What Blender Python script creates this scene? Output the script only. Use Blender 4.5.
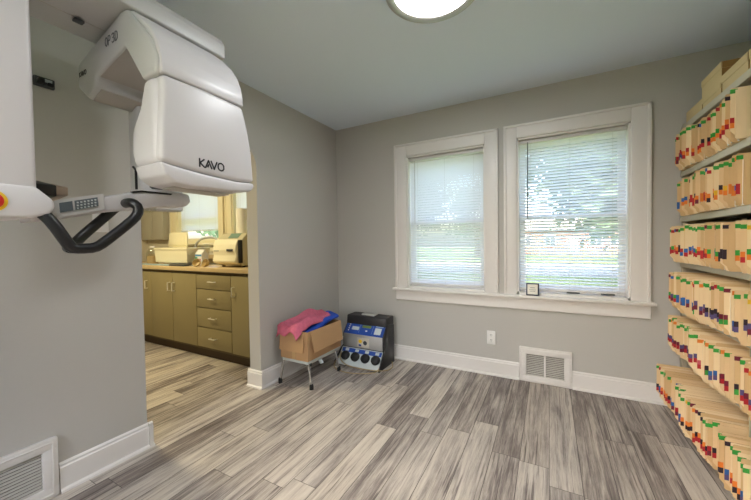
import bpy, bmesh, math, random
from mathutils import Vector, Matrix
random.seed(7)
R = math.radians
SC = bpy.context.scene
COL = SC.collection
for o in list(bpy.data.objects):
    bpy.data.objects.remove(o, do_unlink=True)

# ------------------------------------------------------------------ camera
cam_d = bpy.data.cameras.new('camera')
cam = bpy.data.objects.new('camera', cam_d)
COL.objects.link(cam)
F_PX, YAW, PITCH, ROLL = 321.413, -0.495858645, -0.0231019368, -0.0143796523
cam_d.sensor_fit = 'HORIZONTAL'
cam_d.sensor_width = 36.0
cam_d.lens = F_PX / 751.0 * 36.0
cam_d.clip_start = 0.02
cam_d.clip_end = 400
fw = Vector((math.sin(YAW) * math.cos(PITCH), math.cos(YAW) * math.cos(PITCH), math.sin(PITCH)))
rt = Vector((math.cos(YAW), -math.sin(YAW), 0))
up = rt.cross(fw)
rt2 = rt * math.cos(ROLL) + up * math.sin(ROLL)
up2 = -rt * math.sin(ROLL) + up * math.cos(ROLL)
m = Matrix((rt2, up2, -fw)).transposed().to_4x4()
m.translation = (0, 0, 1.18619)
cam.matrix_world = m
SC.camera = cam

# ------------------------------------------------------------------ world, sun, exposure
W = bpy.data.worlds.new('world')
SC.world = W
W.use_nodes = True
wn = W.node_tree.nodes
wl = W.node_tree.links
wn.clear()
sky = wn.new('ShaderNodeTexSky')
sky.sky_type = 'NISHITA'
sky.sun_disc = False
sky.sun_elevation = R(48)
sky.sun_rotation = R(200)
sky.air_density = 1.2
sky.dust_density = 5.0
bgn = wn.new('ShaderNodeBackground')
bgn.inputs[1].default_value = 1.3
wo = wn.new('ShaderNodeOutputWorld')
wl.new(sky.outputs[0], bgn.inputs[0])
wl.new(bgn.outputs[0], wo.inputs[0])
sun_d = bpy.data.lights.new('sun', 'SUN')
sun_d.energy = 3.2
sun_d.angle = R(1.5)
sun_d.color = (1.0, 0.95, 0.86)
sun = bpy.data.objects.new('sun', sun_d)
COL.objects.link(sun)
sun.rotation_euler = (R(44), 0, R(52))      # shines towards -x and +y, down: no beam enters the office windows
LAMP_OFFICE = 30.0
LAMP_KITCHEN = 112.0
vs = SC.view_settings
vs.view_transform = 'Standard'
vs.look = 'None'
vs.exposure = 0.70
vs.gamma = 1.0
vs.use_curve_mapping = False
SC.cycles.use_denoising = True
SC.cycles.max_bounces = 10
SC.cycles.diffuse_bounces = 7
SC.cycles.transparent_max_bounces = 16
SC.cycles.sample_clamp_indirect = 6.0
SC.cycles.caustics_reflective = False
SC.cycles.caustics_refractive = False

# ------------------------------------------------------------------ materials
def lin(c):
    return tuple(((v / 255) / 12.92 if v / 255 <= 0.04045 else ((v / 255 + 0.055) / 1.055) ** 2.4) for v in c)
MATS = {}
def mat(name, rgb, rough=0.5, metal=0.0, noise=0.04, nscale=30.0, bump=0.0, spec=0.5, stretch=(1, 1, 1), coat=0.0, trans=0.0):
    if name in MATS:
        return MATS[name]
    M = bpy.data.materials.new(name)
    M.use_nodes = True
    n, l = M.node_tree.nodes, M.node_tree.links
    b = n['Principled BSDF']
    b.inputs['Roughness'].default_value = rough
    b.inputs['Metallic'].default_value = metal
    b.inputs['Specular IOR Level'].default_value = spec
    b.inputs['Coat Weight'].default_value = coat
    c = lin(rgb)
    tc = n.new('ShaderNodeTexCoord')
    mp = n.new('ShaderNodeMapping')
    mp.inputs['Scale'].default_value = stretch
    l.new(tc.outputs['Object'], mp.inputs[0])
    nz = n.new('ShaderNodeTexNoise')
    nz.inputs['Scale'].default_value = nscale
    nz.inputs['Detail'].default_value = 4
    l.new(mp.outputs[0], nz.inputs['Vector'])
    mx = n.new('ShaderNodeMix')
    mx.data_type = 'RGBA'
    mx.inputs[6].default_value = (*[v * (1 - noise) for v in c], 1)
    mx.inputs[7].default_value = (*[min(1, v * (1 + noise)) for v in c], 1)
    l.new(nz.outputs[0], mx.inputs[0])
    l.new(mx.outputs[2], b.inputs['Base Color'])
    if bump:
        bp = n.new('ShaderNodeBump')
        bp.inputs['Strength'].default_value = bump
        bp.inputs['Distance'].default_value = 0.002
        l.new(nz.outputs[0], bp.inputs['Height'])
        l.new(bp.outputs[0], b.inputs['Normal'])
    if trans:
        tr = n.new('ShaderNodeBsdfTranslucent')
        tr.inputs[0].default_value = (*c, 1)
        ms = n.new('ShaderNodeMixShader')
        ms.inputs[0].default_value = trans
        l.new(b.outputs[0], ms.inputs[1])
        l.new(tr.outputs[0], ms.inputs[2])
        l.new(ms.outputs[0], n['Material Output'].inputs[0])
    MATS[name] = M
    return M

def emit(name, rgb, s):
    M = bpy.data.materials.new(name)
    M.use_nodes = True
    n, l = M.node_tree.nodes, M.node_tree.links
    n.clear()
    e = n.new('ShaderNodeEmission')
    e.inputs[0].default_value = (*rgb, 1)
    e.inputs[1].default_value = s
    o = n.new('ShaderNodeOutputMaterial')
    l.new(e.outputs[0], o.inputs[0])
    return M

def glass(name, tint=(1, 1, 1), gloss=0.06):
    M = bpy.data.materials.new(name)
    M.use_nodes = True
    n, l = M.node_tree.nodes, M.node_tree.links
    n.clear()
    t = n.new('ShaderNodeBsdfTransparent')
    t.inputs[0].default_value = (*tint, 1)
    g = n.new('ShaderNodeBsdfGlossy')
    g.inputs['Roughness'].default_value = 0.02
    fr = n.new('ShaderNodeMixShader')
    fr.inputs[0].default_value = gloss
    o = n.new('ShaderNodeOutputMaterial')
    l.new(t.outputs[0], fr.inputs[1])
    l.new(g.outputs[0], fr.inputs[2])
    l.new(fr.outputs[0], o.inputs[0])
    return M

def plank_floor():
    M = bpy.data.materials.new('grey_brown_laminate')
    M.use_nodes = True
    n, l = M.node_tree.nodes, M.node_tree.links
    b = n['Principled BSDF']
    def math_(op, a, c=None, d=None):
        q = n.new('ShaderNodeMath')
        q.operation = op
        for i, v in enumerate((a, c, d)):
            if v is None:
                continue
            if isinstance(v, (int, float)):
                q.inputs[i].default_value = v
            else:
                l.new(v, q.inputs[i])
        return q.outputs[0]
    g = n.new('ShaderNodeNewGeometry')
    sp = n.new('ShaderNodeSeparateXYZ')
    l.new(g.outputs['Position'], sp.inputs[0])
    x, y = sp.outputs[0], sp.outputs[1]
    PW, PL = 0.142, 1.22
    xs = math_('DIVIDE', math_('ADD', x, 9.944), PW)
    row = math_('FLOOR', xs)
    wn1 = n.new('ShaderNodeTexWhiteNoise')
    wn1.noise_dimensions = '1D'
    l.new(row, wn1.inputs['W'])
    ys = math_('ADD', math_('DIVIDE', math_('ADD', y, 10.0), PL), math_('MULTIPLY', wn1.outputs[0], 3.0))
    cl = math_('FLOOR', ys)
    cid = n.new('ShaderNodeCombineXYZ')
    l.new(row, cid.inputs[0])
    l.new(cl, cid.inputs[1])
    wn2 = n.new('ShaderNodeTexWhiteNoise')
    wn2.noise_dimensions = '2D'
    l.new(cid.outputs[0], wn2.inputs['Vector'])
    idv = wn2.outputs[0]
    def stretched(sx, sy, detail, dist=0.0, rough=0.55):
        c = n.new('ShaderNodeCombineXYZ')
        l.new(math_('MULTIPLY', x, sx), c.inputs[0])
        l.new(math_('MULTIPLY', y, sy), c.inputs[1])
        l.new(math_('MULTIPLY', idv, 57.0), c.inputs[2])
        z = n.new('ShaderNodeTexNoise')
        z.inputs['Scale'].default_value = 1.0
        z.inputs['Detail'].default_value = detail
        z.inputs['Roughness'].default_value = rough
        z.inputs['Distortion'].default_value = dist
        l.new(c.outputs[0], z.inputs['Vector'])
        return z.outputs[0]
    broad = stretched(26, 1.5, 4, 1.2)
    fine = stretched(170, 9.0, 6, 0.5, 0.8)
    crack = stretched(75, 1.6, 4, 0.8, 0.6)
    cloud = stretched(5, 2.2, 2, 0.3)
    # tone from the plank's own id, broad streaks and fine grain
    t = math_('ADD', math_('MULTIPLY', idv, 0.40), math_('MULTIPLY', math_('SUBTRACT', broad, 0.5), 1.25))
    t = math_('ADD', t, math_('MULTIPLY', math_('SUBTRACT', fine, 0.5), 1.0))
    t = math_('ADD', t, math_('MULTIPLY', math_('SUBTRACT', cloud, 0.5), 0.55))
    ck = math_('MULTIPLY', math_('MAXIMUM', math_('SUBTRACT', crack, 0.56), 0.0), 3.2)
    t = math_('ADD', math_('SUBTRACT', t, ck), 0.31)
    rp = n.new('ShaderNodeValToRGB')
    e = rp.color_ramp.elements
    e[0].position = 0.0
    e[0].color = (*lin((88, 79, 76)), 1)
    e[1].position = 1.0
    e[1].color = (*lin((206, 199, 190)), 1)
    for p, c in ((0.3, (130, 121, 117)), (0.5, (165, 156, 149)), (0.72, (192, 183, 173))):
        k = e.new(p)
        k.color = (*lin(c), 1)
    l.new(t, rp.inputs[0])
    # brown warmth on some planks
    wm = n.new('ShaderNodeMix')
    wm.data_type = 'RGBA'
    wm.blend_type = 'MULTIPLY'
    wm.inputs[7].default_value = (1.0, 0.91, 0.80, 1)
    wsep = n.new('ShaderNodeSeparateColor')
    l.new(wn2.outputs[1], wsep.inputs[0])
    l.new(math_('MULTIPLY', wsep.outputs[1], 0.22), wm.inputs[0])
    l.new(rp.outputs[0], wm.inputs[6])
    # knots
    vc = n.new('ShaderNodeCombineXYZ')
    l.new(math_('MULTIPLY', x, 3.1), vc.inputs[0])
    l.new(math_('MULTIPLY', y, 1.7), vc.inputs[1])
    vo = n.new('ShaderNodeTexVoronoi')
    vo.inputs['Scale'].default_value = 1.0
    l.new(vc.outputs[0], vo.inputs['Vector'])
    kn = math_('LESS_THAN', vo.outputs['Distance'], 0.035)
    km = n.new('ShaderNodeMix')
    km.data_type = 'RGBA'
    km.inputs[7].default_value = (*lin((84, 72, 64)), 1)
    l.new(math_('MULTIPLY', kn, 0.6), km.inputs[0])
    l.new(wm.outputs[2], km.inputs[6])
    # seams
    fx = math_('FRACT', xs)
    fy = math_('FRACT', ys)
    sx_ = math_('LESS_THAN', fx, 0.022)
    sy_ = math_('LESS_THAN', fy, 0.0022)
    seam = math_('MAXIMUM', sx_, sy_)
    sm = n.new('ShaderNodeMix')
    sm.data_type = 'RGBA'
    sm.inputs[7].default_value = (*lin((62, 55, 52)), 1)
    l.new(math_('MULTIPLY', seam, 0.9), sm.inputs[0])
    l.new(km.outputs[2], sm.inputs[6])
    l.new(sm.outputs[2], b.inputs['Base Color'])
    b.inputs['Roughness'].default_value = 0.42
    b.inputs['Specular IOR Level'].default_value = 0.35
    bp = n.new('ShaderNodeBump')
    bp.inputs['Strength'].default_value = 0.25
    bp.inputs['Distance'].default_value = 0.001
    l.new(math_('SUBTRACT', fine, math_('MULTIPLY', seam, 1.0)), bp.inputs['Height'])
    l.new(bp.outputs[0], b.inputs['Normal'])
    return M

def brick_mat():
    M = bpy.data.materials.new('red_brick')
    M.use_nodes = True
    n, l = M.node_tree.nodes, M.node_tree.links
    tc = n.new('ShaderNodeTexCoord')
    mp = n.new('ShaderNodeMapping')
    mp.inputs['Rotation'].default_value = (R(90), 0, 0)
    l.new(tc.outputs['Object'], mp.inputs[0])
    bk = n.new('ShaderNodeTexBrick')
    bk.inputs['Scale'].default_value = 4.0
    bk.inputs['Color1'].default_value = (*lin((176, 104, 84)), 1)
    bk.inputs['Color2'].default_value = (*lin((150, 84, 68)), 1)
    bk.inputs['Mortar'].default_value = (*lin((190, 176, 165)), 1)
    l.new(mp.outputs[0], bk.inputs[0])
    l.new(bk.outputs[0], n['Principled BSDF'].inputs['Base Color'])
    return M

m_wall = mat('greige_wall_paint', (189, 186, 180), 0.75, noise=0.015, nscale=60, bump=0.05)
m_ceil = mat('ceiling_paint', (216, 227, 238), 0.85, noise=0.01, nscale=50, bump=0.05)
m_trim = mat('white_trim_paint', (226, 222, 218), 0.4, noise=0.01)
m_trimk = mat('cream_trim_paint', (232, 222, 190), 0.45, noise=0.01)
m_kwall = mat('cream_wall_paint', (206, 200, 184), 0.8, noise=0.015)
m_floor = plank_floor()
m_blind = mat('white_blind_slat', (240, 241, 242), 0.5, noise=0.01, trans=0.35)
m_blindr = mat('white_blind_rail', (206, 203, 200), 0.4, noise=0.01)
m_glass = glass('window_glass')
m_clear = glass('clear_plastic', (0.93, 0.95, 0.92), 0.12)
m_shell = mat('white_machine_shell', (206, 203, 204), 0.36, noise=0.008, nscale=8, spec=0.4)
m_shell2 = mat('pale_grey_machine_shell', (192, 191, 190), 0.38, noise=0.008, nscale=8)
m_under = mat('beige_grey_panel', (178, 172, 165), 0.45, noise=0.01)
m_black = mat('black_plastic', (22, 22, 24), 0.38, noise=0.05)
m_rubber = mat('black_rubber', (18, 18, 19), 0.6, noise=0.05)
m_dark = mat('dark_grey_plastic', (62, 65, 68), 0.5, noise=0.03)
m_ink = mat('black_ink', (24, 24, 28), 0.5, noise=0.0)
m_inkg = mat('grey_ink', (96, 98, 100), 0.5, noise=0.0)
m_key = mat('grey_keypad', (92, 100, 104), 0.4, noise=0.05, nscale=400)
m_yellow = mat('yellow_plastic', (228, 184, 30), 0.4, noise=0.02)
m_red = mat('red_plastic', (205, 40, 34), 0.35, noise=0.02)
m_white = mat('white_plastic', (232, 231, 228), 0.35, noise=0.01)
m_chrome = mat('chrome', (205, 205, 205), 0.16, 1.0, noise=0.02)
m_pull = mat('satin_pull', (226, 222, 208), 0.3, 0.35, noise=0.02)
m_steel = mat('brushed_steel', (186, 186, 184), 0.42, 0.45, noise=0.05, nscale=60, stretch=(1, 1, 12))
m_nickel = mat('brushed_nickel', (168, 166, 158), 0.4, 0.8, noise=0.03)
m_cab = mat('olive_tan_laminate', (138, 126, 90), 0.5, noise=0.03, nscale=14, stretch=(1, 1, 0.3))
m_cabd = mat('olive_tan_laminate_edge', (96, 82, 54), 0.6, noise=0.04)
m_kick = mat('brown_toe_kick', (76, 60, 42), 0.7, noise=0.05)
m_counter = mat('beige_countertop', (196, 172, 130), 0.4, noise=0.08, nscale=120)
m_upper = mat('grey_white_cabinet', (176, 172, 160), 0.5, noise=0.02)
m_card = mat('corrugated_cardboard', (184, 146, 104), 0.8, noise=0.05, nscale=16)
m_cardi = mat('cardboard_inside', (150, 108, 66), 0.85, noise=0.06)
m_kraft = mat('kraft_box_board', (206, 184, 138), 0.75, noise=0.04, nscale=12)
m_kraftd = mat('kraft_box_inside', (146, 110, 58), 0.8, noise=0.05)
m_pink = mat('rose_pink_terry', (198, 100, 124), 0.95, noise=0.28, nscale=38, bump=0.6)
m_bluec = mat('blue_vinyl_cloth', (18, 66, 170), 0.55, noise=0.08)
m_bluep = mat('blue_panel', (34, 74, 158), 0.4, noise=0.03)
m_lcd = mat('green_lcd', (116, 136, 60), 0.3, noise=0.02)
m_pale = mat('pale_grey_panel', (196, 204, 204), 0.4, noise=0.02)
m_bodyd = mat('dark_charcoal_case', (42, 41, 43), 0.5, noise=0.05)
m_shelf = mat('putty_grey_steel', (188, 180, 160), 0.45, noise=0.03)
m_cream = mat('cream_plastic', (234, 227, 198), 0.4, noise=0.01)
m_creamd = mat('cream_plastic_side', (192, 184, 152), 0.45, noise=0.02)
m_paper = mat('white_paper', (238, 234, 222), 0.8, noise=0.02)
m_hose = mat('beige_hose', (172, 152, 112), 0.5, noise=0.03)
m_ventdark = mat('duct_dark', (70, 68, 64), 0.8, noise=0.05)
m_grass = mat('lawn_grass', (96, 114, 74), 1.0, noise=0.35, nscale=0.9, spec=0.0)
m_road = mat('asphalt', (122, 122, 122), 1.0, noise=0.06, nscale=3, spec=0.0)
m_walk = mat('concrete_walk', (168, 164, 156), 1.0, noise=0.05, nscale=3, spec=0.0)
m_brick = brick_mat()
m_roof = mat('grey_shingles', (150, 146, 146), 0.9, noise=0.15, nscale=6)
m_leaf = mat('green_leaves', (104, 128, 104), 0.7, noise=0.4, nscale=3, trans=0.35)
m_leafd = mat('deep_green_leaves', (74, 102, 66), 0.7, noise=0.4, nscale=3, trans=0.3)
m_bark = mat('grey_brown_bark', (98, 84, 70), 0.9, noise=0.25, nscale=12)
m_darkwin = mat('dark_window_pane', (70, 82, 92), 0.15, noise=0.02)

# ------------------------------------------------------------------ mesh helpers
class MB:
    def __init__(s):
        s.v, s.f = [], []
    def add_bm(s, bm, mtx=None):
        if mtx is not None:
            bm.transform(mtx)
        k = len(s.v)
        bm.verts.index_update()
        s.v += [v.co.copy() for v in bm.verts]
        s.f += [[k + v.index for v in f.verts] for f in bm.faces]
        bm.free()
        return s
    def raw(s, vs_, fs_):
        k = len(s.v)
        s.v += [Vector(v) for v in vs_]
        s.f += [[k + i for i in f] for f in fs_]
        return s
    def box(s, x0, x1, y0, y1, z0, z1, bev=0.0, seg=2, mtx=None):
        bm = bmesh.new()
        bmesh.ops.create_cube(bm, size=1.0)
        for v in bm.verts:
            v.co = Vector((x0 + (v.co.x + .5) * (x1 - x0), y0 + (v.co.y + .5) * (y1 - y0), z0 + (v.co.z + .5) * (z1 - z0)))
        if bev:
            bmesh.ops.bevel(bm, geom=list(bm.edges), offset=bev, segments=seg, profile=0.5, affect='EDGES', clamp_overlap=True)
        return s.add_bm(bm, mtx)
    def prism(s, poly, axis, a, b, bev=0.0, seg=2, mtx=None):
        """poly of (u, v) pairs; axis 'x': (y, z), axis 'y': (x, z), axis 'z': (x, y)"""
        def p3(u, v, w):
            return {'x': (w, u, v), 'y': (u, w, v), 'z': (u, v, w)}[axis]
        bm = bmesh.new()
        va = [bm.verts.new(p3(u, v, a)) for u, v in poly]
        vb = [bm.verts.new(p3(u, v, b)) for u, v in poly]
        n = len(poly)
        bm.faces.new(va)
        bm.faces.new(vb[::-1])
        for i in range(n):
            bm.faces.new((va[i], vb[i], vb[(i + 1) % n], va[(i + 1) % n]))
        bmesh.ops.recalc_face_normals(bm, faces=bm.faces)
        if bev:
            bmesh.ops.bevel(bm, geom=list(bm.edges), offset=bev, segments=seg, profile=0.5, affect='EDGES', clamp_overlap=True)
        return s.add_bm(bm, mtx)
    def lathe(s, prof, c, axis='z', n=32, mtx=None):
        """prof of (r, h); closed where r is 0"""
        rings = []
        k = len(s.v)
        for r, h in prof:
            ring = []
            cnt = 1 if r < 1e-6 else n
            for i in range(cnt):
                a = 2 * math.pi * i / n
                u, v = r * math.cos(a), r * math.sin(a)
                p = {'z': Vector((u, v, h)), 'y': Vector((u, h, -v)), 'x': Vector((h, u, v))}[axis] + Vector(c)
                if mtx is not None:
                    p = mtx @ p
                ring.append(len(s.v))
                s.v.append(p)
            rings.append(ring)
        for a, b in zip(rings, rings[1:]):
            for i in range(n):
                j = (i + 1) % n
                if len(a) == 1 and len(b) == 1:
                    continue
                if len(a) == 1:
                    s.f.append([a[0], b[j], b[i]])
                elif len(b) == 1:
                    s.f.append([a[i], a[j], b[0]])
                else:
                    s.f.append([a[i], a[j], b[j], b[i]])
        return s
    def tube(s, pts, r, n=10, closed=False, smooth=0):
        pts = [Vector(p) for p in pts]
        for _ in range(smooth):
            q = []
            m_ = len(pts)
            rng = range(m_) if closed else range(m_ - 1)
            if not closed:
                q.append(pts[0])
            for i in rng:
                a, b = pts[i], pts[(i + 1) % m_]
                q += [a * .75 + b * .25, a * .25 + b * .75]
            if not closed:
                q.append(pts[-1])
            pts = q
        m_ = len(pts)
        rs = r if isinstance(r, (list, tuple)) else None
        rings = []
        prev = None
        for i, p in enumerate(pts):
            if closed:
                t = (pts[(i + 1) % m_] - pts[i - 1]).normalized()
            else:
                t = (pts[min(i + 1, m_ - 1)] - pts[max(i - 1, 0)]).normalized()
            if prev is None:
                a = t.orthogonal().normalized()
            else:
                a = (prev - t * prev.dot(t)).normalized()
            prev = a
            b = t.cross(a)
            rr = (rs[0] + (rs[1] - rs[0]) * i / (m_ - 1)) if rs else r
            ring = []
            for k in range(n):
                an = 2 * math.pi * k / n
                ring.append(len(s.v))
                s.v.append(p + a * (rr * math.cos(an)) + b * (rr * math.sin(an)))
            rings.append(ring)
        prs = list(zip(rings, rings[1:])) + ([(rings[-1], rings[0])] if closed else [])
        for a, b in prs:
            for k in range(n):
                j = (k + 1) % n
                s.f.append([a[k], a[j], b[j], b[k]])
        if not closed:
            s.f.append(rings[0][::-1])
            s.f.append(rings[-1][:])
        return s
    def strokes(s, polys, O, U, V, size, w, N, d):
        """flat raised lettering: polylines in letter units"""
        O, U, V, N = Vector(O), Vector(U), Vector(V), Vector(N)
        for pl in polys:
            for (a, b) in zip(pl, pl[1:]):
                A = O + U * (a[0] * size) + V * (a[1] * size)
                B = O + U * (b[0] * size) + V * (b[1] * size)
                t = (B - A)
                if t.length < 1e-9:
                    continue
                t.normalize()
                q = N.cross(t) * (w / 2)
                e = t * (w * 0.35)
                base = [A - e - q, B + e - q, B + e + q, A - e + q]
                s.raw(base + [p + N * d for p in base], [(3, 2, 1, 0), (4, 5, 6, 7), (0, 1, 5, 4), (1, 2, 6, 5), (2, 3, 7, 6), (3, 0, 4, 7)])
        return s
    def build(s, name, material, parent=None, smooth=True, angle=35):
        org = Vector((0, 0, 0))
        if parent is not None:
            q = parent
            while q is not None:
                org += q.location
                q = q.parent
        else:
            if s.v:
                xs = [v.x for v in s.v]
                ys = [v.y for v in s.v]
                org = Vector(((min(xs) + max(xs)) / 2, (min(ys) + max(ys)) / 2, min(v.z for v in s.v)))
        me = bpy.data.meshes.new(name)
        me.from_pydata([v - org for v in s.v], [], s.f)
        bm = bmesh.new()
        bm.from_mesh(me)
        bmesh.ops.recalc_face_normals(bm, faces=bm.faces)
        bm.to_mesh(me)
        bm.free()
        me.materials.append(material)
        if smooth:
            me.set_sharp_from_angle(angle=R(angle))
            for p in me.polygons:
                p.use_smooth = True
        o = bpy.data.objects.new(name, me)
        COL.objects.link(o)
        if parent is None:
            o.location = org
        else:
            o.parent = parent
        return o

def tag(o, label=None, cat=None, group=None, kind=None):
    if label:
        o['label'] = label
    if cat:
        o['category'] = cat
    if group:
        o['group'] = group
    if kind:
        o['kind'] = kind
    return o

def thing(name, loc, label, cat, group=None, kind=None):
    o = bpy.data.objects.new(name, None)
    o.empty_display_size = 0.1
    COL.objects.link(o)
    o.location = loc
    return tag(o, label, cat, group, kind)

def kids(o):
    return [c for c in o.children]

def copy_tree(o, parent=None):
    c = o.copy()
    COL.objects.link(c)
    if parent is not None:
        c.parent = parent
    for k in kids(o):
        copy_tree(k, c)
    return c

def struct(name, mb, m_, label, cat, smooth=False):
    return tag(mb.build(name, m_, smooth=smooth), label, cat, kind='structure')

def wall_with_holes(x0, x1, z0, z1, holes, y0, y1, axis='y'):
    """slab with rectangular openings, split into boxes"""
    mb = MB()
    xs = sorted({x0, x1, *[h[0] for h in holes], *[h[1] for h in holes]})
    for a, b in zip(xs, xs[1:]):
        hs = sorted([h for h in holes if h[0] <= a + 1e-6 and h[1] >= b - 1e-6], key=lambda h: h[2])
        z = z0
        for h in hs:
            if h[2] > z:
                mb.box(a, b, y0, y1, z, h[2])
            z = h[3]
        if z < z1:
            mb.box(a, b, y0, y1, z, z1)
    return mb

# ------------------------------------------------------------------ room shell
H = 2.44
D = 2.976            # window wall
LX = -2.0904         # left wall face
WT = 0.125            # thickness of the left wall
RX = 1.15            # right wall
NY = -1.5            # wall behind the camera
KD = 2.66            # kitchen window wall
KX = -5.4
struct('floor', MB().box(KX - .1, RX + .1, NY - .1, D + .1, -0.06, 0), m_floor, 'grey brown wood plank laminate floor running through office and kitchen', 'floor')
struct('ceiling', MB().box(KX - .1, RX + .1, NY - .1, D + .16, H, H + .08), m_ceil, 'flat grey white painted ceiling over the office', 'ceiling')
W1 = (-1.246, -0.500, 0.728, 2.036)
W2 = (-0.241, 0.526, 0.728, 2.046)
struct('wall_back', wall_with_holes(LX - WT, RX + .1, 0, H, [W1, W2], D, D + 0.16), m_wall, 'greige wall with the two white framed windows', 'wall')
struct('wall_right', MB().box(RX, RX + .1, NY - .1, D, 0, H), m_wall, 'greige wall behind the filing shelves', 'wall')
NW = (-1.6, -.3, .8, 2.15)  # opening cut for the added fill daylight
struct('wall_near', wall_with_holes(KX - .1, RX + .1, 0, H, [NW], NY - .1, NY), m_wall, 'greige wall behind the camera', 'wall')
# left wall with a round-cornered cased opening
YA, YB, ZT, RC = 1.0, 1.852, 2.0, 0.20
out = [(NY, 0), (YA, 0), (YA, ZT - RC)]
for i in range(1, 9):
    a = math.pi - i * math.pi / 16
    out.append((YA + RC + RC * math.cos(a), ZT - RC + RC * math.sin(a)))
for i in range(0, 9):
    a = math.pi / 2 - i * math.pi / 16
    out.append((YB - RC + RC * math.cos(a), ZT - RC + RC * math.sin(a)))
out += [(YB, 0), (D, 0), (D, H), (NY, H)]
struct('wall_left', MB().prism(out, 'x', LX - WT, LX), m_wall, 'pale greige wall with a round cornered opening into the kitchen', 'wall', smooth=True)
KW1 = (-4.60, -3.69, 1.20, 2.05)
KW2 = (-3.44, -2.60, 1.20, 2.05)
struct('wall_kitchen_back', wall_with_holes(KX - .1, LX - WT, 0, H, [KW1, KW2], KD, KD + 0.14), m_kwall, 'cream kitchen wall with two windows above the counter', 'wall')
struct('wall_kitchen_left', MB().box(KX - .1, KX, NY, KD, 0, H), m_kwall, 'cream kitchen side wall', 'wall')

def board_prof():
    # depth off the wall, height
    return [(0, 0), (0.028, 0), (0.026, 0.010), (0.016, 0.018), (0.016, 0.118), (0.011, 0.124), (0.011, 0.134), (0.004, 0.142), (0, 0.142)]
bp_ = board_prof()
# window wall (gap where the floor vent stands)
for i, (a, b) in enumerate(((LX, -0.228), (0.160, 0.86))):
    mb = MB().prism([(D - d, z) for d, z in bp_], 'x', a, b)
    struct('baseboard_back' if i == 0 else 'baseboard_back_right', mb, m_trim, ('white baseboard under the left window' if i == 0 else 'white baseboard between floor vent and filing shelves'), 'baseboard', smooth=False)
mb = MB().prism([(LX + d, z) for d, z in bp_], 'y', YB - .002, D - .001)
mb.prism([(YB - d, z) for d, z in bp_], 'x', LX - WT - 0.02, LX + 0.028)
struct('baseboard_left', mb, m_trim, 'white baseboard around the wall end beside the kitchen opening', 'baseboard')
mb = MB().prism([(LX + d, z) for d, z in bp_], 'y', 0.610, YA + 0.026)
mb.prism([(YA + d, z) for d, z in bp_], 'x', LX - WT, LX + 0.028)
mb.prism([(LX + d, z) for d, z in bp_], 'y', NY, 0.215)
struct('baseboard_left_near', mb, m_trim, 'white baseboard running from the left floor vent to the opening', 'baseboard')

# ------------------------------------------------------------------ windows
def window(name, wx, ytop, casing, y_in, depth, mtr, label, side=(.12, .12), head=.115, meet=1.38):
    x0, x1, z0, z1 = wx
    root = thing(name, ((x0 + x1) / 2, y_in, z0), label, 'window', kind='structure')
    l_, r_ = side
    fr = MB()
    if casing:
        for a, b, c, d in ((x0 - l_, x0, z0, z1 + head), (x1, x1 + r_, z0, z1 + head), (x0, x1, z1, z1 + head)):
            fr.box(a, b, y_in - .02, y_in + .001, c, d, .003)
        # back band
        fr.box(x0 - l_ - .004, x0 - l_ + .018, y_in - .03, y_in, z0, z1 + head + .004, .004)
        fr.box(x1 + r_ - .018, x1 + r_ + .004, y_in - .03, y_in, z0, z1 + head + .004, .004)
        fr.box(x0 - l_ - .004, x1 + r_ + .004, y_in - .03, y_in, z1 + head - .014, z1 + head + .006, .004)
        fr.build('casing', mtr, root)
    jb = MB()
    for a, b, c, d in ((x0, x0 + .014, z0, z1), (x1 - .014, x1, z0, z1), (x0, x1, z1 - .014, z1), (x0, x1, z0, z0 + .02)):
        jb.box(a, b, y_in, y_in + depth, c, d)
    jb.build('jamb', mtr, root)
    for nm, a, b, yy in (('upper_sash', meet - .018, z1 - .014, y_in + .115), ('lower_sash', z0 + .02, meet + .018, y_in + .085)):
        sb = MB()
        u0, u1 = x0 + .014, x1 - .014
        sb.box(u0, u0 + .045, yy, yy + .03, a, b, .003)
        sb.box(u1 - .045, u1, yy, yy + .03, a, b, .003)
        sb.box(u0 + .045, u1 - .045, yy, yy + .03, a, a + (.036 if nm == 'upper_sash' else .06), .003)
        sb.box(u0 + .045, u1 - .045, yy, yy + .03, b - .036, b, .003)
        so = sb.build(nm, mtr, root)
        MB().box(u0 + .045, u1 - .045, yy + .013, yy + .017, a + .03, b - .03).build('pane', m_glass, so, smooth=False)
    return root

window('window_1', W1, 0, True, D, .16, m_trim, 'left of the two office windows, white casing, blinds nearly closed', side=(.122, .108), head=.112)
window('window_2', W2, 0, True, D, .16, m_trim, 'right larger office window showing lawn and brick house', side=(.098, .11), head=.105)
window('window_3', KW1, 0, True, KD, .14, m_trimk, 'left kitchen window above the sink counter', side=(.12, .105), head=.12, meet=1.56)
window('window_4', KW2, 0, True, KD, .14, m_trimk, 'right kitchen window half hidden behind the paper roll', side=(.105, .12), head=.12, meet=1.56)
nwr = window('added_fill_window', NW, 0, True, NY, .1, m_trim, 'unseen window added behind the camera to brighten the office')  # out of view, added to let extra daylight into the office
nwr.rotation_euler = (0, 0, math.pi)
struct('trim_1', MB().box(-1.392, 0.667, D - .062, D + .03, .706, .730, .006), m_trim, 'long white window stool shared by both office windows', 'window sill', smooth=True)
ap = MB().prism([(D - .022, .612), (D - .022, .700), (D - .03, .706), (D, .706), (D, .605), (D - .016, .605)], 'x', -1.366, 0.640)
struct('trim_2', ap, m_trim, 'white apron board under the window stool', 'window trim')
struct('trim_3', MB().box(-4.76, -2.46, KD - .05, KD + .03, 1.178, 1.202, .005).box(-4.72, -2.5, KD - .018, KD, 1.10, 1.178, .003), m_trimk, 'cream window stool above the kitchen counter', 'window sill', smooth=True)

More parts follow.
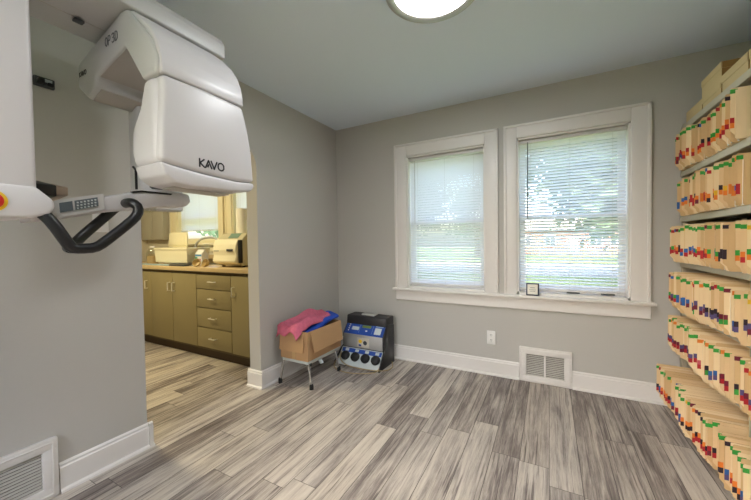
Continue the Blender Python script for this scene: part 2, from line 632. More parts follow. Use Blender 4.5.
def blind(name, x0, x1, z0, z1, yc, label, tilt, wand_x=None, group=None, pitch=.0248):
    root = thing(name, ((x0 + x1) / 2, yc, z0), label, 'window blind', group)
    MB().box(x0, x1, yc - .013, yc + .013, z1 - .028, z1, .002).build('head_rail', m_blindr, root)
    sl = MB()
    z = z0 + .03
    ct, st = math.cos(tilt), math.sin(tilt)
    hw = .0138
    while z < z1 - .036:
        pr = []
        for k in range(4):
            u = -hw + 2 * hw * k / 3
            cr = .0016 * (1 - (u / hw) ** 2)
            pr.append((yc + u * ct - cr * st, z + u * st + cr * ct))
        vsx = [(x0 + .004, a, b) for a, b in pr] + [(x1 - .004, a, b) for a, b in pr]
        sl.raw(vsx, [(k, k + 1, k + 5, k + 4) for k in range(3)])
        z += pitch
    sl.build('slats', m_blind, root)
    MB().box(x0 + .003, x1 - .003, yc - .012, yc + .012, z0, z0 + .014, .003).build('bottom_rail', m_blindr, root)
    for f in (.12, .5, .88):
        xx = x0 + (x1 - x0) * f
        MB().box(xx - .0008, xx + .0008, yc - .0137, yc - .0127, z0 + .01, z1 - .02).build('ladder_cord', m_blindr, root, smooth=False)
    if wand_x is not None:
        MB().tube([(wand_x, yc - .018, z1 - .02), (wand_x - .002, yc - .02, z1 - .66)], .0042, 8).build('tilt_wand', m_inkg if wand_x > -.5 else m_blindr, root)
    return root

blind('window_blind', W1[0] + .016, W1[1] - .016, .762, 2.018, D + .045, 'white mini blind lowered in the left office window', R(-50), W1[0] + .075)
blind('window_blind', W2[0] + .016, W2[1] - .016, .765, 2.028, D + .045, 'white mini blind with open slats in the right office window', R(-37), W2[0] + .082)
blind('window_blind', KW1[0] + .016, KW1[1] - .016, 1.375, 2.03, KD + .045, 'white mini blind in the kitchen window over the white bin', R(-62))
blind('window_blind', KW2[0] + .016, KW2[1] - .016, 1.30, 2.03, KD + .045, 'white mini blind in the kitchen window behind the paper roll', R(-62))

# ------------------------------------------------------------------ outdoors
GZ = -0.65
struct('lawn', MB().box(-70, 70, -60, 110, GZ - .3, GZ), m_grass, 'green lawn outside the office windows', 'lawn')
struct('street', MB().box(-70, 70, 19, 25, GZ - .1, GZ + .02), m_road, 'pale grey street beyond the lawn', 'street')
struct('sidewalk_path', MB().box(-70, 70, 26.2, 27.6, GZ - .1, GZ + .03), m_walk, 'pale concrete sidewalk beyond the street', 'path')

def house(x0, x1, y0, y1, hh, label):
    root = thing('brick_house', ((x0 + x1) / 2, y0, GZ), label, 'house')
    MB().box(x0, x1, y0, y1, GZ, GZ + hh).build('brick_wall', m_brick, root, smooth=False)
    ry = (y0 + y1) / 2
    MB().prism([(y0 - .5, GZ + hh - .1), (y1 + .5, GZ + hh - .1), (ry, GZ + hh + 2.6)], 'x', x0 - .4, x1 + .4).build('roof', m_roof, root, smooth=False)
    gx = x0 + (x1 - x0) * .42
    MB().prism([(gx - 2.4, GZ + hh - .1), (gx + 2.4, GZ + hh - .1), (gx, GZ + hh + 1.9)], 'y', y0 - .6, ry).build('gable', m_roof, root, smooth=False)
    for k, wx in enumerate((.12, .34, .72, .88)):
        xx = x0 + (x1 - x0) * wx
        f = MB().box(xx - .65, xx + .65, y0 - .06, y0 + .05, GZ + 1.0, GZ + 2.5).build('window', m_white, root, smooth=False)
        mbp = MB()
        mbp.box(xx - .56, xx - .04, y0 - .09, y0 - .05, GZ + 1.08, GZ + 2.42)
        mbp.box(xx + .04, xx + .56, y0 - .09, y0 - .05, GZ + 1.08, GZ + 2.42)
        mbp.build('pane', m_darkwin, f, smooth=False)
    xx = x0 + (x1 - x0) * .54
    MB().box(xx - .5, xx + .5, y0 - .08, y0 + .05, GZ + .15, GZ + 2.3).build('door', m_white, root, smooth=False)
    return root
house(-4.2, 8.4, 46, 55, 3.1, 'red brick house across the street seen through the right blind')
house(-42, -27, 47, 56, 3.1, 'red brick house across the street seen through the left blind')

def tree(name, x, y, hh, cr, cz, n, m_, label, lean=0):
    rnd = random.Random(int(x * 91 + y * 17))
    root = thing(name, (x, y, GZ), label, 'tree', 'trees across the lawn')
    t = MB().tube([(x, y, GZ - .1), (x + lean * .3, y, GZ + hh * .35), (x + lean, y, GZ + cz)], [cr * .09 + .08, .06], 10)
    for k in range(5):
        a = k * 1.26 + x
        t.tube([(x + lean * .5, y, GZ + cz * (.5 + .07 * k)), (x + lean + math.cos(a) * cr * .7, y + math.sin(a) * cr * .7, GZ + cz + rnd.uniform(-.1, .5) * cr)], [.09, .02], 6)
    t.build('trunk', m_bark, root)
    lf = MB()
    clumps = []
    for k in range(22):
        a, b = rnd.uniform(0, 6.283), rnd.uniform(-.75, 1)
        q = math.sqrt(max(0, 1 - b * b)) * rnd.uniform(.45, 1)
        clumps.append(Vector((x + lean + cr * q * math.cos(a), y + cr * q * math.sin(a), GZ + cz + cr * .8 * b)))
    s_ = .06 + cr * .055
    for k in range(n):
        c = clumps[rnd.randrange(len(clumps))]
        p = c + Vector((rnd.gauss(0, 1), rnd.gauss(0, 1), rnd.gauss(0, .8))) * cr * .2
        u = Vector((rnd.uniform(-1, 1), rnd.uniform(-1, 1), rnd.uniform(-1, 1))).normalized()
        v = u.orthogonal().normalized()
        w = s_ * rnd.uniform(.6, 1.3)
        lf.raw([p - u * w, p + v * w * .5, p + u * w, p - v * w * .5], [(0, 1, 2, 3)])
    lf.build('foliage', m_, root, smooth=False)
tree('shade_tree', 4.3, 15.5, 9, 4.6, 6.2, 17000, m_leaf, 'broad leafy tree on the near lawn filling the top of the right window', lean=-1.6)
tree('shade_tree', -8.5, 15.0, 9, 4.2, 5.6, 10000, m_leafd, 'broad leafy tree on the near lawn behind the left window blind')
tree('shade_tree', 6.2, 32, 8, 3.2, 4.6, 2600, m_leaf, 'small leafy tree at the right end of the brick house')
tree('shade_tree', -7.2, 38, 9, 3.6, 4.6, 2600, m_leafd, 'leafy tree standing at the left end of the brick house')
tree('shade_tree', -20, 36, 9, 4.2, 5.4, 2600, m_leaf, 'leafy tree between the two brick houses across the street')
tree('shade_tree', -22, 17, 9, 4.0, 5.4, 2600, m_leaf, 'leafy tree near the street seen through the kitchen window')

# ------------------------------------------------------------------ office ceiling light
LCX, LCY = -0.504, 1.565
m_lampo = emit('lamp_diffuser', (0.95, 0.975, 1.0), LAMP_OFFICE)
def flush_light(x, y, label):
    lt = thing('ceiling_light', (x, y, H - .05), label, 'ceiling light')
    MB().lathe([(0, H - .001), (.238, H - .001), (.238, H - .012), (.231, H - .019), (.218, H - .021), (.200, H - .017), (.194, H - .012), (.193, H - .008)], (x, y, 0), n=64).build('rim', m_nickel, lt)
    MB().lathe([(0, H - .012), (.10, H - .0115), (.1935, H - .009)], (x, y, 0), n=64).build('diffuser', m_lampo, lt)
flush_light(LCX, LCY, 'round flush mount ceiling light with brushed nickel rim at the top picture edge')
flush_light(LCX, -.55, 'added unseen fill light, round flush mount, above and behind the camera')  # extra lamp out of view, added to even out the office light
# kitchen light
kl = thing('ceiling_light', (-3.6, 1.0, H - .05), 'round warm ceiling light over the kitchen floor', 'ceiling light')
MB().lathe([(0, H - .001), (.19, H - .001), (.19, H - .03), (.17, H - .04)], (-3.6, 1.0, 0), n=40).build('rim', m_nickel, kl)
MB().lathe([(0, H - .09), (.08, H - .085), (.14, H - .065), (.17, H - .04)], (-3.6, 1.0, 0), n=40).build('diffuser', emit('warm_lamp_diffuser', (1.0, 0.84, 0.50), LAMP_KITCHEN), kl)

# ------------------------------------------------------------------ vents, outlets, switch
def vent(x0, x1, z0, z1, face, axis, sign, label, bars=2):
    """wall register; face is the wall plane, sign the way it faces"""
    def bx(mb, u0, u1, w0, w1, a, b, bev=0.0):
        lo, hi = sorted((face + sign * a, face + sign * b))
        if axis == 'y':
            mb.box(u0, u1, lo, hi, w0, w1, bev)
        else:
            mb.box(lo, hi, u0, u1, w0, w1, bev)
    c = (x0 + x1) / 2
    root = thing('floor_vent', (c, face, 0) if axis == 'y' else (face, c, 0), label, 'air vent')
    fr = MB()
    e = .055
    bx(fr, x0, x1, z0, z0 + e, 0, .024, .006)
    bx(fr, x0, x1, z1 - e, z1, 0, .024, .006)
    bx(fr, x0, x0 + e, z0 + e - .01, z1 - e + .01, 0, .024, .006)
    bx(fr, x1 - e, x1, z0 + e - .01, z1 - e + .01, 0, .024, .006)
    # inner raised bead
    for a, b, p, q in ((x0 + .016, x1 - .016, z0 + .016, z0 + .024), (x0 + .016, x1 - .016, z1 - .024, z1 - .016), (x0 + .016, x0 + .024, z0 + .02, z1 - .02), (x1 - .024, x1 - .016, z0 + .02, z1 - .02)):
        bx(fr, a, b, p, q, .02, .028, .003)
    if bars == 2:
        bx(fr, c - .007, c + .007, z0 + e - .01, z1 - e + .01, 0, .020, .003)
    fr.build('frame', m_trim, root)
    bk = MB()
    bx(bk, x0 + .02, x1 - .02, z0 + .02, z1 - .02, .0005, .003)
    bk.build('duct_back', m_ventdark, root, smooth=False)
    lv = MB()
    z = z0 + e
    while z < z1 - e - .004:
        lo, hi = face + sign * .004, face + sign * .013
        poly = [(lo, z + .0065), (lo, z + .008), (hi, z + .0015), (hi, z)]
        lv.prism(poly, 'x' if axis == 'y' else 'y', x0 + e - .005, x1 - e + .005)
        z += .0145
    lv.build('louvers', mat('grey_white_louver', (196, 192, 184), .5), root, smooth=False)
    return root
vent(-0.226, 0.158, 0.0, 0.291, D, 'y', -1, 'white floor level air vent with two grille panels under the right window')
vent(0.222, 0.605, 0.0, 0.284, LX, 'x', 1, 'white floor level air vent at the bottom left below the imaging machine', bars=1)

ol = thing('wall_outlet', (-.4545, D, .268), 'white duplex outlet on the wall between window and floor vent', 'wall outlet')
MB().box(-.490, -.419, D - .006, D, .270, .390, .003).build('cover_plate', m_white, ol)
for zz in (.308, .352):
    s_ = MB().lathe([(0, -.0085), (.0155, -.0085), (.017, -.006), (.017, 0)], (-.4545, D, zz), 'y', 20).build('socket', m_white, ol)
    MB().box(-.462, -.459, D - .0092, D - .008, zz - .002, zz + .008).box(-.450, -.447, D - .0092, D - .008, zz - .002, zz + .008).box(-.456, -.453, D - .0092, D - .008, zz - .011, zz - .007).build('slot', m_dark, s_, smooth=False)
sw = thing('wall_plate', (LX, .807, 1.265), 'white blank cover plate with a brass screw on left wall behind the black handle', 'wall plate')
MB().box(LX, LX + .006, .772, .842, 1.262, 1.362, .003).build('cover_plate', m_white, sw)
MB().lathe([(.004, .006), (.004, .009), (0, .0095)], (LX, .800, 1.338), 'x', 12).build('screw', mat('brass', (160, 120, 60), .35, .9), sw)
br = thing('wall_bracket', (LX, .607, 1.935), 'small dark grey bracket fixed on the left wall beside the imaging machine', 'wall bracket')
MB().box(LX, LX + .022, .570, .642, 1.935, 1.978, .004).build('back_plate', m_dark, br)
MB().box(LX + .02, LX + .05, .578, .600, 1.942, 1.965, .004).box(LX + .02, LX + .04, .612, .634, 1.937, 1.955, .004).build('hook', m_black, br)
MB().box(LX + .0215, LX + .0225, .604, .632, 1.957, 1.972).build('grey_label', m_pale, br, smooth=False)

# ------------------------------------------------------------------ dental imaging machine
xm = thing('dental_imaging_machine', (-1.56, 0.2, 0), 'white panoramic dental imaging machine with rotating arm and black handles', 'imaging machine')
MB().box(-1.56, -1.42, -.22, .06, .03, 2.18, .02).build('column', m_shell, xm)
MB().box(-1.75, -1.25, -.35, .25, 0.0, .035, .012).build('base_plate', m_shell2, xm)
ca = MB()
ca.box(-1.56, -1.38, .03, .380, 1.352, 2.30, .014, 3)
car = ca.build('carriage', m_shell, xm)
MB().prism([(.03, 1.262), (.36, 1.275), (.405, 1.290), (.418, 1.312), (.414, 1.335), (.375, 1.372), (.03, 1.372)], 'x', -1.60, -1.374, .01, 3).build('lower_shelf', m_shell, car)
es = MB().lathe([(.031, 0), (.031, .003), (.029, .004), (0, .004)], (-1.374, .284, 1.320), 'x', 28).build('emergency_stop_ring', m_yellow, car)
MB().lathe([(.021, .003), (.023, .006), (.022, .008), (.016, .0095), (0, .010)], (-1.374, .284, 1.320), 'x', 24).build('emergency_stop_button', m_red, car)
# overhead beam
bm_ = MB().prism([(-1.38, 2.086), (-1.38, 2.150), (-1.405, 2.184), (-1.70, 2.184), (-1.72, 2.16), (-1.72, 2.058)], 'y', .05, 1.05, .008, 3)
bo = bm_.build('overhead_beam', m_shell2, xm)
MB().box(-1.60, -1.598, .40, .92, 2.0668, 2.0735).build('panel_seam', m_under, bo, smooth=False)
MB().box(-1.61, -1.585, .555, .585, 2.052, 2.062, .002).build('cable_clip', m_dark, bo)
# rotating arm
Y0, Y1 = .64, 1.048
prof = [(-1.212, 1.795), (-1.205, 1.850), (-1.245, 1.930), (-1.395, 2.080), (-1.440, 2.084), (-1.812, 1.986), (-1.824, 1.885), (-1.732, 1.818), (-1.648, 1.850), (-1.656, 1.892), (-1.420, 1.948), (-1.300, 1.790)]
arm = MB().prism(prof, 'y', Y0, .985, .012, 3).build('rotating_arm', m_shell2, xm, angle=45)
MB().prism([(-1.1945, 1.797), (-1.196, 1.835), (-1.206, 1.880), (-1.228, 1.930), (-1.262, 1.975), (-1.312, 2.022), (-1.385, 2.078), (-1.40, 2.06), (-1.26, 1.93), (-1.235, 1.797)], 'y', Y0 + .012, .995, .007, 3).build('shoulder_cover', m_shell, arm, angle=60)
MB().prism([(-1.726, 1.815), (-1.652, 1.8445), (-1.653, 1.8485), (-1.728, 1.819)], 'y', Y0 + .018, .975).build('underside_panel', m_under, arm, smooth=False)
MB().prism([(-1.645, 1.899), (-1.432, 1.9475), (-1.432, 1.943), (-1.645, 1.894)], 'y', Y0 + .012, .973).build('inner_panel', m_under, arm, smooth=False)
# lettering
O_ = [(.25, 0), (.05, .18), (0, .5), (.05, .82), (.25, 1), (.45, .82), (.5, .5), (.45, .18), (.25, 0)]
P_ = [[(0, 0), (0, 1), (.34, 1), (.46, .86), (.46, .6), (.34, .46), (0, .46)]]
T3 = [[(0, .9), (.12, 1), (.34, 1), (.46, .86), (.46, .64), (.34, .52), (.18, .52)], [(.34, .52), (.48, .38), (.48, .14), (.36, 0), (.1, 0), (0, .1)]]
D_ = [[(0, 0), (0, 1), (.28, 1), (.46, .82), (.5, .5), (.46, .18), (.28, 0), (0, 0)]]
def at_(pl, dx, sx=1.0):
    return [[(x * sx + dx, y) for x, y in p] for p in pl]
op3d = at_([O_], 0) + at_(P_, .72) + at_(T3, 1.62) + at_(D_, 2.36)
MB().strokes(op3d, (-1.562, Y0 - .0004, 1.985), (1, 0, 0), (0, 0, 1), .034, .0042, (0, -1, 0), .001).build('model_lettering', m_inkg, arm, smooth=False)
K_ = [[(0, 0), (0, 1)], [(.62, 1), (.05, .5), (.66, 0)]]
A_ = [[(-.02, 0), (.42, 1), (.86, 0)], [(.42, .44), (.3, .16)]]
V_ = [[(0, 1), (.42, 0), (.84, 1)]]
OO = [[(.45, 0), (.18, .08), (.02, .32), (.02, .68), (.18, .92), (.45, 1), (.72, .92), (.88, .68), (.88, .32), (.72, .08), (.45, 0)]]
kavo = at_(K_, 0) + at_(A_, .82) + at_(V_, 1.62) + at_(OO, 2.62)
MB().strokes(kavo, (-1.800, Y0 - .0004, 1.925), (1, 0, 0), (0, 0, 1), .018, .0038, (0, -1, 0), .001).build('brand_lettering', m_ink, arm, smooth=False)
# x-ray head, hanging on the room side
hp = [(-1.218, 1.792), (-1.292, 1.790), (-1.325, 1.700), (-1.385, 1.620), (-1.395, 1.540), (-1.370, 1.474), (-1.212, 1.474)]
hd = MB().prism(hp, 'y', .636, .992, .030, 5).build('source_head', m_shell, xm, angle=60)
fa = MB().prism([(.640, 1.488), (.645, 1.600), (.650, 1.700), (.652, 1.794), (.82, 1.800), (.992, 1.794), (1.018, 1.700), (1.036, 1.600), (1.046, 1.468), (.95, 1.462), (.80, 1.468), (.68, 1.479)], 'x', -1.29, -1.194, .018, 4)
fc = fa.build('front_cover', m_shell, hd, angle=60)
lc = MB().prism([(.640, 1.484), (.68, 1.4775), (.80, 1.4665), (.95, 1.4605), (1.046, 1.4665), (1.046, 1.447), (1.030, 1.428), (.97, 1.418), (.76, 1.410), (.69, 1.416), (.655, 1.440)], 'x', -1.375, -1.1965, .012, 3)
lc.build('bottom_cover', m_shell, hd, angle=60)
MB().strokes(kavo, (-1.1938, .782, 1.492), (0, 1, 0), (0, 0, 1), .030, .0058, (1, 0, 0), .001).build('brand_lettering', m_ink, hd, smooth=False)
MB().box(-1.34, -1.26, .72, .96, 1.406, 1.4125, .002).build('perforated_grille', m_under, hd)
# sensor panel on the wall side
sp_ = MB().box(-1.760, -1.668, .800, 1.00, 1.36, 1.84, .012, 3).build('sensor_panel', m_shell2, xm)
# chin support
ch = MB().prism([(.38, 1.266), (.45, 1.280), (.57, 1.312), (.70, 1.335), (.76, 1.350), (.885, 1.362), (.908, 1.385), (.900, 1.420), (.80, 1.428), (.70, 1.414), (.66, 1.396), (.46, 1.342), (.38, 1.336)], 'x', -1.565, -1.455, .010, 3).build('chin_support_arm', m_shell, xm, angle=45)
# control panel tilted on its room side
def slant(y0, y1, z0, z1, t, n_, m_, par, x=-1.4515):
    sl = .30          # the arm climbs away from the column
    a, b = (y0 - .45) * sl, (y1 - .45) * sl
    pts = [(x, y0, z0 + a), (x, y1, z0 + b), (x - .006, y1, z1 + b), (x - .006, y0, z1 + a)]
    return MB().raw(pts + [(p[0] + t, p[1], p[2]) for p in pts], [(0, 1, 2, 3), (7, 6, 5, 4), (0, 4, 5, 1), (1, 5, 6, 2), (2, 6, 7, 3), (3, 7, 4, 0)]).build(n_, m_, par, smooth=False)
slant(.432, .575, 1.287, 1.345, .004, 'control_panel', m_shell2, ch, -1.4535)
slant(.450, .484, 1.302, 1.335, .002, 'keypad', m_key, ch, -1.448)
slant(.490, .555, 1.302, 1.335, .002, 'keypad', m_key, ch, -1.448)
kk = MB()
for i in range(6):
    for j in range(3):
        y_ = .494 + i * .010
        kk.box(-1.4475, -1.4462, y_, y_ + .005, 1.305 + j * .010 + (y_ - .45) * .3, 1.310 + j * .010 + (y_ - .45) * .3)
kk.build('key_symbols', m_pale, ch, smooth=False)
MB().prism([(.668, 1.396), (.70, 1.404), (.815, 1.406), (.822, 1.413), (.70, 1.411), (.668, 1.403)], 'x', -1.47, -1.4505).build('top_strip', m_black, ch, smooth=False)
MB().tube([(-1.50, .705, 1.42), (-1.50, .705, 1.50), (-1.52, .705, 1.515)], .005, 8).build('chin_rest_rod', m_black, ch)
tm = MB()
for k in range(4):
    tm.box(-1.54, -1.455, .775, .862, 1.441 + k * .009, 1.447 + k * .009, .001)
tm.box(-1.535, -1.50, .78, .858, 1.436, 1.476)
tm.build('temple_support', m_black, ch)
MB().box(-1.53, -1.47, .715, .765, 1.330, 1.352, .004).build('light_window', m_clear, ch)
# touch display behind the shelf
td = MB().prism([(-1.66, 1.352), (-1.66, 1.432), (-1.50, 1.40), (-1.50, 1.362)], 'y', .36, .46, .004).build('touch_display', m_black, xm)
MB().prism([(-1.65, 1.36), (-1.65, 1.425), (-1.52, 1.40), (-1.52, 1.37)], 'y', .46, .497, .004).build('display_backing', mat('tan_board', (188, 168, 148), .6), td)
# hand grips
hl = [(-1.40, .388, 1.300), (-1.385, .412, 1.264), (-1.38, .440, 1.206), (-1.38, .453, 1.182), (-1.38, .475, 1.180), (-1.38, .515, 1.181), (-1.38, .540, 1.198), (-1.38, .625, 1.276), (-1.38, .650, 1.306), (-1.38, .654, 1.334), (-1.39, .640, 1.350), (-1.43, .640, 1.354), (-1.48, .650, 1.352), (-1.50, .632, 1.340), (-1.50, .612, 1.318), (-1.50, .530, 1.232), (-1.50, .500, 1.196), (-1.48, .478, 1.184), (-1.42, .462, 1.182), (-1.395, .458, 1.182)]
MB().tube(hl, .0175, 16, smooth=1).build('hand_grip', m_black, xm)

# ------------------------------------------------------------------ kitchen
def pull_v(x, z0, z1, y, par):
    return MB().tube([(x, y, z0), (x, y - .028, z0), (x, y - .028, z1), (x, y, z1)], .0055, 8).build('handle', m_pull, par)
def pull_h(x0, x1, z, y, par):
    return MB().tube([(x0, y, z), (x0, y - .028, z), (x1, y - .028, z), (x1, y, z)], .0055, 8).build('handle', m_pull, par)
FY = 2.06
def base_cabinet(x0, x1, doors, label, drawers=None):
    root = thing('base_cabinet', ((x0 + x1) / 2, FY + .3, 0), label, 'cabinet', 'olive tan kitchen base cabinets')
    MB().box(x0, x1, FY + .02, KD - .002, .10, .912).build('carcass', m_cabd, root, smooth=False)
    MB().box(x0, x1, FY + .07, FY + .09, 0, .10).build('toe_kick', m_kick, root, smooth=False)
    for a, b, hx in doors:
        d = MB().box(a + .003, b - .003, FY, FY + .019, .125, .884, .002).build('door', m_cab, root)
        pull_v(hx, .685, .775, FY, d)
    for z0, z1 in (drawers or []):
        d = MB().box(x0 + .004, x1 - .004, FY, FY + .019, z0 + .004, z1 - .004, .002).build('drawer', m_cab, root)
        zc = (z0 + z1) / 2
        pull_h((x0 + x1) / 2 - .045, (x0 + x1) / 2 + .045, zc + .005, FY, d)
base_cabinet(-5.30, -4.995, [(-5.30, -4.995, -5.04)], 'kitchen base cabinet at the far left mostly hidden by wall')
base_cabinet(-4.995, -4.125, [(-4.995, -4.56, -4.60), (-4.56, -4.125, -4.205)], 'olive tan base cabinet at the left edge of the opening')
base_cabinet(-4.125, -3.26, [(-4.125, -3.693, -3.737), (-3.693, -3.26, -3.655)], 'olive tan base cabinet with two doors and paired centre handles')
base_cabinet(-3.26, -2.714, [], 'olive tan base cabinet with a stack of four drawers', [(.125, .334), (.334, .538), (.538, .732), (.732, .884)])
base_cabinet(-2.714, -2.27, [(-2.714, -2.27, -2.668)], 'olive tan base cabinet with one door right of the drawers')
ct = thing('countertop', (-3.78, FY + .3, .915), 'beige laminate countertop along the kitchen window wall', 'countertop')
MB().box(-5.36, -2.262, FY - .025, KD - .001, .914, .955, .004).build('worktop', m_counter, ct)
MB().box(-5.36, -2.262, KD - .02, KD - .001, .955, 1.06, .003).build('backsplash', m_counter, ct)
uc = thing('wall_cabinet', (-5.09, 2.62, 1.27), 'grey white kitchen wall cabinet left of the kitchen window, under the machine arm', 'cabinet')
MB().box(-5.38, -4.80, 2.592, KD - .001, 1.272, 2.08, .002).build('carcass', m_upper, uc)
for a, b in ((-5.38, -5.09), (-5.09, -4.80)):
    MB().box(a + .002, b - .002, 2.572, 2.591, 1.274, 2.078, .002).build('door', m_upper, uc)
CZ = .9555
sk = thing('sink', (-3.72, 2.37, CZ - .001), 'stainless sink set in the counter below the kitchen window', 'sink')
rim = MB()
for a, b, c, d in ((-4.02, -3.42, 2.14, 2.17), (-4.02, -3.42, 2.54, 2.57), (-4.02, -3.99, 2.17, 2.54), (-3.45, -3.42, 2.17, 2.54)):
    rim.box(a, b, c, d, CZ - .0005, CZ + .005, .002)
rim.build('rim', m_steel, sk)
MB().box(-3.99, -3.45, 2.17, 2.54, CZ - .0005, CZ + .001).build('basin', mat('sink_basin_dark', (84, 78, 66), .35, .6), sk, smooth=False)
fa_ = thing('faucet', (-3.62, 2.60, CZ), 'curved gooseneck faucet behind the sink', 'faucet')
MB().lathe([(.03, 0), (.03, .012), (.02, .02), (.014, .05), (0, .05)], (-3.60, 2.59, CZ), n=20).build('base', m_steel, fa_)
MB().tube([(-3.60, 2.59, CZ), (-3.60, 2.59, 1.20), (-3.64, 2.58, 1.265), (-3.74, 2.56, 1.285), (-3.88, 2.53, 1.265), (-3.94, 2.50, 1.20), (-3.945, 2.495, 1.15)], .013, 12, smooth=2).build('spout', m_steel, fa_)
# white bin with leaning lid
bn = thing('storage_bin', (-3.95, 2.31, CZ), 'cream white rectangular bin on the counter below the kitchen window', 'bin')
x0, x1, y0, y1, z0, z1 = -4.285, -3.620, 2.19, 2.46, CZ + .03, 1.155
vsb = [(x0 + .008, y0 + .006, z0), (x1 - .008, y0 + .006, z0), (x1 - .008, y1 - .006, z0), (x0 + .008, y1 - .006, z0), (x0, y0, z1), (x1, y0, z1), (x1, y1, z1), (x0, y1, z1)]
MB().raw(vsb, [(0, 1, 2, 3), (0, 4, 5, 1), (1, 5, 6, 2), (2, 6, 7, 3), (3, 7, 4, 0)]).build('tub', m_cream, bn, smooth=False)
MB().box(x0 - .007, x1 + .007, y0 - .007, y1 + .007, z1 - .022, z1 + .004, .004).build('rim', m_cream, bn)
MB().box(x0 + .03, x1 - .03, y0 + .03, y1 - .03, CZ + .002, CZ + .032, .004).build('foot_tray', m_white, bn)
ld = thing('bin_lid', (-4.16, 2.42, 1.155), 'cream lid standing upright behind the white bin', 'lid')
MB().prism([(-4.375, 1.161), (-4.355, 1.335), (-4.335, 1.352), (-3.985, 1.345), (-3.965, 1.33), (-3.975, 1.161)], 'y', 2.405, 2.425, .006).build('panel', m_cream, ld)
MB().prism([(-4.34, 1.185), (-4.325, 1.325), (-3.995, 1.32), (-4.0, 1.185)], 'y', 2.398, 2.406, .003).build('raised_centre', m_cream, ld)
bt = thing('spray_bottle', (-4.45, 2.26, CZ), 'clear plastic bottle with tan liquid left of the white bin', 'bottle')
MB().lathe([(0, 0), (.06, 0), (.064, .01), (.064, .14), (.05, .175), (.022, .19), (.022, .205), (0, .205)], (-4.455, 2.25, CZ), n=24).build('bottle_body', m_clear, bt)
MB().lathe([(0, .003), (.058, .003), (.06, .1), (0, .1)], (-4.455, 2.25, CZ), n=24).build('liquid', mat('tan_liquid', (196, 164, 116), .4), bt)
MB().lathe([(.024, .205), (.024, .225), (0, .226)], (-4.455, 2.25, CZ), n=18).build('cap', m_white, bt)
tr = MB().box(-4.50, -3.78, 2.09, 2.175, CZ, CZ + .012, .005)
tag(tr.build('blue_tray', mat('pale_blue_tray', (150, 176, 190), .4)), 'pale blue flat tray on the counter edge in front of bin', 'tray')
tag(MB().box(-3.78, -3.50, 2.075, 2.16, CZ, CZ + .02, .006).build('instrument_tray', m_dark), 'dark instrument tray on the counter in front of the sink', 'tray')
cn = thing('soap_carton', (-3.50, 2.25, CZ), 'small white carton with coloured label left of the autoclave', 'carton')
MB().box(-3.572, -3.452, 2.255, 2.33, CZ + .006, 1.085, .003).prism([(2.255, 1.085), (2.33, 1.085), (2.2925, 1.135)], 'x', -3.572, -3.452).build('carton_body', m_white, cn, smooth=False)
MB().box(-3.5725, -3.53, 2.2535, 2.2545, 1.00, 1.05).build('green_print', mat('green_print', (66, 160, 128), .6), cn, smooth=False)
MB().box(-3.52, -3.47, 2.2535, 2.2545, .975, 1.03).build('magenta_print', mat('magenta_print', (180, 70, 150), .6), cn, smooth=False)
MB().box(-3.57, -3.455, 2.2535, 2.2545, 1.06, 1.08).build('blue_print', mat('blue_print', (90, 150, 200), .6), cn, smooth=False)
gb = mat('tan_goggle_plastic', (190, 168, 120), .4)
for i, (x_, lb) in enumerate(((-3.345, 'tan plastic bowl tipped on its side left of its twin beside autoclave'), (-3.200, 'tan plastic bowl tipped on its side right against the autoclave'))):
    mt_ = Matrix.Translation((x_, 2.13, CZ + .0405)) @ Matrix.Scale(.70, 4) @ Matrix.Rotation(R(62), 4, 'X') @ Matrix.Rotation(R(18 - 22 * i), 4, 'Y')
    ob = MB().lathe([(0, -.045), (.035, -.042), (.055, -.02), (.064, .02), (.060, .02), (.050, -.016), (.03, -.036), (0, -.039)], (0, 0, 0), n=28, mtx=mt_).build('mixing_bowl', gb)
    tag(ob, lb, 'bowl')
# autoclave
au = thing('autoclave', (-2.89, 2.32, CZ), 'cream bench top autoclave with a curved front door on the counter', 'autoclave')
MB().prism([(2.20, CZ + .015), (2.20, 1.245), (2.26, 1.305), (2.52, 1.305), (2.52, CZ + .015)], 'x', -3.085, -2.700, .012, 3).build('housing', m_creamd, au)
dr = [(2.195, CZ + .03), (2.150, CZ + .04), (2.135, 1.02), (2.150, 1.08), (2.138, 1.13), (2.150, 1.19), (2.17, 1.235), (2.195, 1.245)]
dd = MB().prism(dr, 'x', -3.090, -2.735, .008, 3).build('front_door', m_cream, au)
MB().box(-2.86, -2.77, 2.128, 2.142, 1.118, 1.142, .004).build('latch', m_dark, dd)
MB().box(-3.07, -2.99, 2.138, 2.1425, 1.12, 1.127).build('printed_line', m_inkg, dd, smooth=False)
MB().prism([(2.208, 1.252), (2.256, 1.300), (2.253, 1.303), (2.205, 1.255)], 'x', -2.93, -2.78).build('display', mat('teal_display', (120, 150, 136), .3), au, smooth=False)
MB().box(-2.728, -2.704, 2.165, 2.20, 1.0, 1.23, .004).build('hinge_gap', m_black, au)
for x_ in (-3.05, -2.74):
    MB().lathe([(0, 0), (.016, 0), (.016, .018), (0, .018)], (x_, 2.24, CZ), n=14).build('foot', m_rubber, au)
rl = thing('paper_roll', (-2.99, 2.44, 1.3055), 'upright cream paper roll standing on top of the autoclave', 'paper roll')
MB().lathe([(.02, 0), (.066, 0), (.066, .275), (.02, .275), (.02, 0)], (-2.99, 2.44, 1.3055), n=36).build('roll', m_paper, rl)
MB().lathe([(.0185, .001), (.0205, .001), (.0205, .279), (.0185, .279), (.0185, .001)], (-2.99, 2.44, 1.3055), n=24).build('core', m_kraftd, rl)

